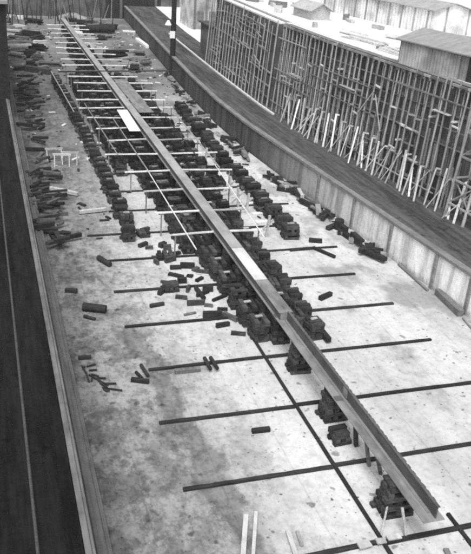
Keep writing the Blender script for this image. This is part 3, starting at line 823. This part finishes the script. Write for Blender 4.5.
for i, (px, py) in enumerate(((128,240),(143,236),(170,290),(165,258))):
    c = at(px, py); crib(c.x, c.y, (.85,.8,.8,1.0)[i], .8, (1.0,.4,.45,.4)[i], .05, ['squat dark block stack standing alone at the near end of the outer left row','low dark block stack right of the lone squat stack','low dark block stack on the sixth bearer','low dark spread of blocks left of the inner row'][i], None, True, i*4+2)
log((141,365),(148,376), .09, D, 'dark crooked stub at the left end of the fourth bearer', 'stub', 'stub', .1)
log((136,372),(142,378), .08, D, 'small dark stub left of the crooked one', 'stub', 'stub', .1)
log((139,246),(147,243), .12, D, 'small dark offcut below the low stack at the left', 'offcut', 'offcut', None, True)
for i, (px, py) in enumerate(((160,256),(167,251),(172,262),(178,255),(163,246),(185,268),(176,276),(167,284),(172,291),(163,292),(182,283),(190,277),(188,290),(198,281),(204,296),(210,290),(217,301),(208,308),(222,312),(156,262),(150,250),(146,232),(181,297),(194,303),(214,318),(225,325),(236,336),(229,318),(203,275),(196,268))):
    px += R.uniform(-2.5,2.5); py += R.uniform(-2.5,2.5); L = R.uniform(.3,1.1); w_ = R.uniform(.14,.32); h = R.uniform(.12,.36); c = at(px, py)
    g = MB(); g.box((c.x, c.y, h/2), (L, w_, h), R.uniform(-.5,.7) if R.random() < .7 else R.uniform(0,3), .012)
    tag(g.build('block', R.choice((D, D, M['dark'], M['oldbalk'])), None, 0, (c.x, c.y, 0)), 'loose dark timber block strewn on the slab left of the near crib row', 'block', 'loose blocks left of the crib rows')
# diagonal mess by the left gutter
for i in range(16):
    f_ = i/15; px, py = 82+22*f_+R.uniform(-3,3), 364+25*f_+R.uniform(-2,2)
    a = at(px, py, .06); ang = R.gauss(-.9,.7); L = R.uniform(.2,1.0)
    g = MB(); g.beam(a, a+Vector((math.cos(ang)*L, math.sin(ang)*L, R.uniform(0,.06))), .07, .06, .01)
    tag(g.build('stick', M['bearer'], None, 0, a), 'dark scrap stick in the slanting litter by the left gutter', 'stick', 'scrap sticks by the left gutter')
# heap of dark timbers by the left wall
for i in range(48):
    py = R.uniform(166, 243); px = R.uniform(30+.12*(py-166), 52+.25*(py-166)); z = R.uniform(.12,.75)
    a = at(px, py, z); ang = R.gauss(.25,.5); L = R.uniform(.5,1.9)
    g = MB(); g.beam(a-Vector((math.cos(ang)*L/2, math.sin(ang)*L/2, R.uniform(-.1,.1))), a+Vector((math.cos(ang)*L/2, math.sin(ang)*L/2, R.uniform(-.1,.1))), R.uniform(.13,.3), R.uniform(.12,.28), .02)
    tag(g.build('balk', M['bearer'] if R.random() < .75 else M['oldbalk'], None, 0, a), 'dark balk in the big jumbled timber heap along the left wall', 'timber', 'balks heaped along the left wall')
for i in range(44):
    py = R.uniform(70, 160); px = R.uniform(12+.12*(py-70), 40+.05*(py-70)); z = R.uniform(.1,.6)
    if R.random() < .35: px, py = 25+R.uniform(-9,9), 88+R.uniform(-6,6)
    a = at(px, py, z); ang = R.uniform(-.8,1.2); L = R.uniform(.8,2.0)
    g = MB(); g.beam(a-Vector((math.cos(ang)*L/2, math.sin(ang)*L/2, 0)), a+Vector((math.cos(ang)*L/2, math.sin(ang)*L/2, R.uniform(-.15,.15))), R.uniform(.15,.3), R.uniform(.15,.3), .015)
    tag(g.build('balk', M['bearer'] if R.random() < .7 else M['oldbalk'], None, 0, a), 'dark balk scattered on the far floor between left wall and outer cribs', 'timber', 'balks scattered on the far left floor')
# pale trestles on the left
for i, (px, py) in enumerate(((54,160),(62,166),(70,164))):
    c = at(px, py); t = empty('trestle', c, ['small pale trestle on the left floor, leftmost of three','small pale trestle on the left floor, middle of three','small pale trestle on the left floor, rightmost of three'][i], 'trestle', 'pale trestles', R.uniform(-.3,.3))
    g = MB(); g.box((0,0,1.0), (1.5,.16,.14)); g.build('top_rail', M['sawn'], t)
    for q in (-.6,.6):
        for w_ in (-1,1):
            g = MB(); g.beam((q, w_*.3, 0), (q, w_*.05, .95), .09, .09); g.build('leg', M['sawn'], t)
# right side litter along the wall foot
def litter(n, x0, y0, x1, y1, spread, lab, grp, sz=(.2,.42), L_=(.6,1.8), pale=.32):
    for i in range(n):
        f_ = R.random(); px = x0+(x1-x0)*f_+R.gauss(0,spread); py = y0+(y1-y0)*f_+R.gauss(0,spread*.6); z = R.uniform(.12,.45)
        a = at(px, py, z)
        if a.x > wallx(a.y)-.8: a.x = wallx(a.y)-R.uniform(.8,1.3)
        ang = R.gauss(1.5,.5) if R.random() < .6 else R.uniform(0,3); L = R.uniform(*L_)
        d = Vector((math.cos(ang)*L/2, math.sin(ang)*L/2, R.uniform(-.08,.08)))
        g = MB(); w_ = R.uniform(*sz); g.beam(a-d, a+d, w_, w_*R.uniform(.6,1), .015)
        mt = D if R.random() > pale else R.choice((Md, M['pole']))
        tag(g.build('balk', mt, None, 0, a), lab, 'timber', grp)
litter(26, 236, 112, 290, 158, 3.5, 'rough balk in the long litter of timber below the far right wall', 'balks below the far right wall')
litter(18, 300, 172, 322, 192, 3.5, 'rough balk in the dark pile below the middle of the right wall', 'balks below the middle right wall', (.25,.45))
litter(20, 350, 222, 388, 254, 2.6, 'rough balk in the dark row close under the right wall', 'balks close under the right wall', (.25,.42))
litter(12, 318, 202, 340, 216, 3.0, 'rough balk in the heap between the plank pair and the right wall', 'balks by the plank pair', (.2,.4))
litter(14, 200, 72, 235, 108, 4.0, 'rough balk on the far right floor beside the path wall', 'balks on the far right floor')
log((298,199),(326,216), .16, M['mid'], 'long grey plank on the right floor, left one of a pair', 'plank', 'plank', .1, True)
log((304,196),(333,212), .14, M['mid'], 'long grey plank on the right floor, right one of a pair', 'plank', 'plank', .1, True)
log((309,240),(322,241), .14, D, 'short dark plank lying alone on the right floor', 'plank', 'plank', None, True)
log((290,250),(314,248), .09, D, 'dark lath on the right floor, left half of a bent line', 'lath', 'lath', None, True)
log((313,247.5),(335,257), .10, D, 'dark lath on the right floor, right half of a bent line', 'lath', 'lath', None, True)
log((320,298.5),(331,293.5), .13, D, 'dark short plank right of the keel near the fifth bearer', 'plank', 'plank', None, True)
log((306,318),(317,321), .16, D, 'dark balk on the end of the right crib row, across it', 'timber', 'balk', .4, True)
log((314,322),(329,340), .14, D, 'dark balk at the end of the right crib row, slanting to the bearer', 'timber', 'balk', .25, True)
log((438,291.5),(461,313.5), .20, M['mid'], 'heavy grey beam lying along the foot of the right wall', 'beam', 'beam', None, True)
log((399,264),(428,290), .10, M['coping'], 'long pale pole lying along the foot of the right wall', 'pole', 'pole', None)
log((405,262),(432,286), .08, M['mid'], 'thin grey pole beside the pale pole at the right wall', 'pole', 'pole', None)
log((463,318),(474,331), .06, M['mid'], 'thin grey pole at the right edge beyond the heavy beam', 'pole', 'pole', None)
c = at(338.5, 229); g = MB(); g.tube(c, c+Vector((0,0,.75)), .34, .34, 14); tag(g.build('drum', D, None, .02, c), 'dark upright drum on the right floor', 'drum')
# pale uprights among the right crossbeam ends
for i, (px, py) in enumerate(((229,196),(246,214),(238,207),(266,237),(205,166))):
    a = at(px, py); g = MB(); g.beam(a, a+Vector((R.uniform(-.2,.2), R.uniform(-.2,.2), 1.6)), .16, .14, .01); g.beam(a+Vector((-.5,0,.4)), a+Vector((.5,.2,1.2)), .1, .1)
    tag(g.build('pale_stake', M['sawn'], None, 0, a), f'pale stake with a slant brace among the right crossbeam ends, {nth((1,3,2,0,4)[i]) if 0 else ["second from the near end","right of two close together","left of two close together","the nearest one","the farthest one"][i]}', 'stake', 'pale stakes right of the keel')
# pale boards flat on the right floor
for i, (p1, p2) in enumerate((((252,214),(262,213)),((256,222),(270,221)),((247,204),(256,202)))):
    log(p1, p2, .18, Pm, ['pale board flat on the right floor, middle of three','pale board flat on the right floor, nearest of three','pale board flat on the right floor, farthest of three'][i], 'board', 'board', .05, True)
# chips, stones and rubbish nobody could count
g = MB()
for i in range(1800):
    y = 14+R.random()**1.5*80; x = R.uniform(3.3, wallx(y)-.4)
    s_ = R.choice((.02,.025,.03,.04,.06))*R.uniform(.7,1.3)
    g.box((x, y, s_*.1), (s_*R.uniform(1,2), s_, s_*.3), R.uniform(0,3), s_*.25)
structure(g.build('litter_chips', M['chips']), 'stuff')
g = MB()
for i in range(420):
    y = R.uniform(45, 140); x = R.uniform(3.3, wallx(y)-.5)
    if 10.2 < x < 18 and y < 100: continue
    s_ = R.uniform(.06,.2)
    g.box((x, y, s_*.3), (s_*R.uniform(1,4), s_, s_*.7), R.uniform(0,3), s_*.15)
structure(g.build('far_litter', M['bearer']), 'stuff')
g = MB()
for i in range(160):
    y = R.uniform(60, 145); x = R.uniform(3.3, wallx(y)-.5); s_ = R.uniform(.08,.26)
    g.box((x, y, s_*.3), (s_*R.uniform(1,5), s_, s_*.5), R.uniform(0,3), s_*.1)
structure(g.build('pale_litter', M['pale']), 'stuff')

# ------------------------------------------------------------------ haze
g = MB(); g.box((0, 300, 11.5), (1240, 1240, 25.4))
hz = g.build('haze', M['black']); hz['kind'] = 'stuff'; hz.data.materials.clear()
hm = bpy.data.materials.new('yard_haze'); hm.use_nodes = True; nt = hm.node_tree; nt.nodes.clear()
out = nt.nodes.new('ShaderNodeOutputMaterial'); pv = nt.nodes.new('ShaderNodeVolumePrincipled')
pv.inputs['Color'].default_value = (.95,.95,.95,1); pv.inputs['Density'].default_value = .0003; pv.inputs['Anisotropy'].default_value = .2
nt.links.new(pv.outputs[0], out.inputs['Volume']); hz.data.materials.append(hm)

# ------------------------------------------------------------------ light, camera, view
SUN_EL, SUN_AZ = math.radians(60), math.radians(205)    # azimuth measured from +Y towards +X
world = bpy.data.worlds.new('World'); sc.world = world; world.use_nodes = True
nt = world.node_tree; bg = nt.nodes['Background']
sky = nt.nodes.new('ShaderNodeTexSky'); sky.sky_type = 'NISHITA'; sky.sun_disc = False
sky.sun_elevation = SUN_EL; sky.sun_rotation = SUN_AZ; sky.dust_density = 4
bw = nt.nodes.new('ShaderNodeRGBToBW')                  # black-and-white film
nt.links.new(sky.outputs[0], bw.inputs[0]); nt.links.new(bw.outputs[0], bg.inputs['Color']); bg.inputs['Strength'].default_value = .13
sd = bpy.data.lights.new('sun', 'SUN'); sd.energy = 1.3; sd.angle = math.radians(30); so = bpy.data.objects.new('sun', sd); C.objects.link(so)
d = Vector((math.sin(SUN_AZ)*math.cos(SUN_EL), math.cos(SUN_AZ)*math.cos(SUN_EL), math.sin(SUN_EL)))
so.rotation_euler = d.to_track_quat('Z', 'Y').to_euler(); so.location = (30,-20,60)
cam = bpy.data.cameras.new('camera'); co = bpy.data.objects.new('camera', cam); C.objects.link(co); sc.camera = co
ax = Vector((v2.x, v1.x, up.x)); ay = -Vector((v2.y, v1.y, up.y)); az = -Vector((v2.z, v1.z, up.z))
mw = Matrix((ax, ay, az)).transposed().to_4x4(); mw.translation = (0,0,CAMH); co.matrix_world = mw
cam.sensor_fit = 'VERTICAL'; cam.sensor_height = 24; cam.sensor_width = 24; cam.lens = 24*F/554.0; cam.clip_start = .5; cam.clip_end = 3000
sc.view_settings.view_transform = 'Standard'; sc.view_settings.look = 'None'; sc.view_settings.gamma = 1; sc.view_settings.use_curve_mapping = False
sc.view_settings.exposure = 0.92
sc.render.engine = 'CYCLES'
sc.cycles.filter_width = 2.3
sc.cycles.use_denoising = False
sc.cycles.max_bounces = 6; sc.cycles.volume_bounces = 1
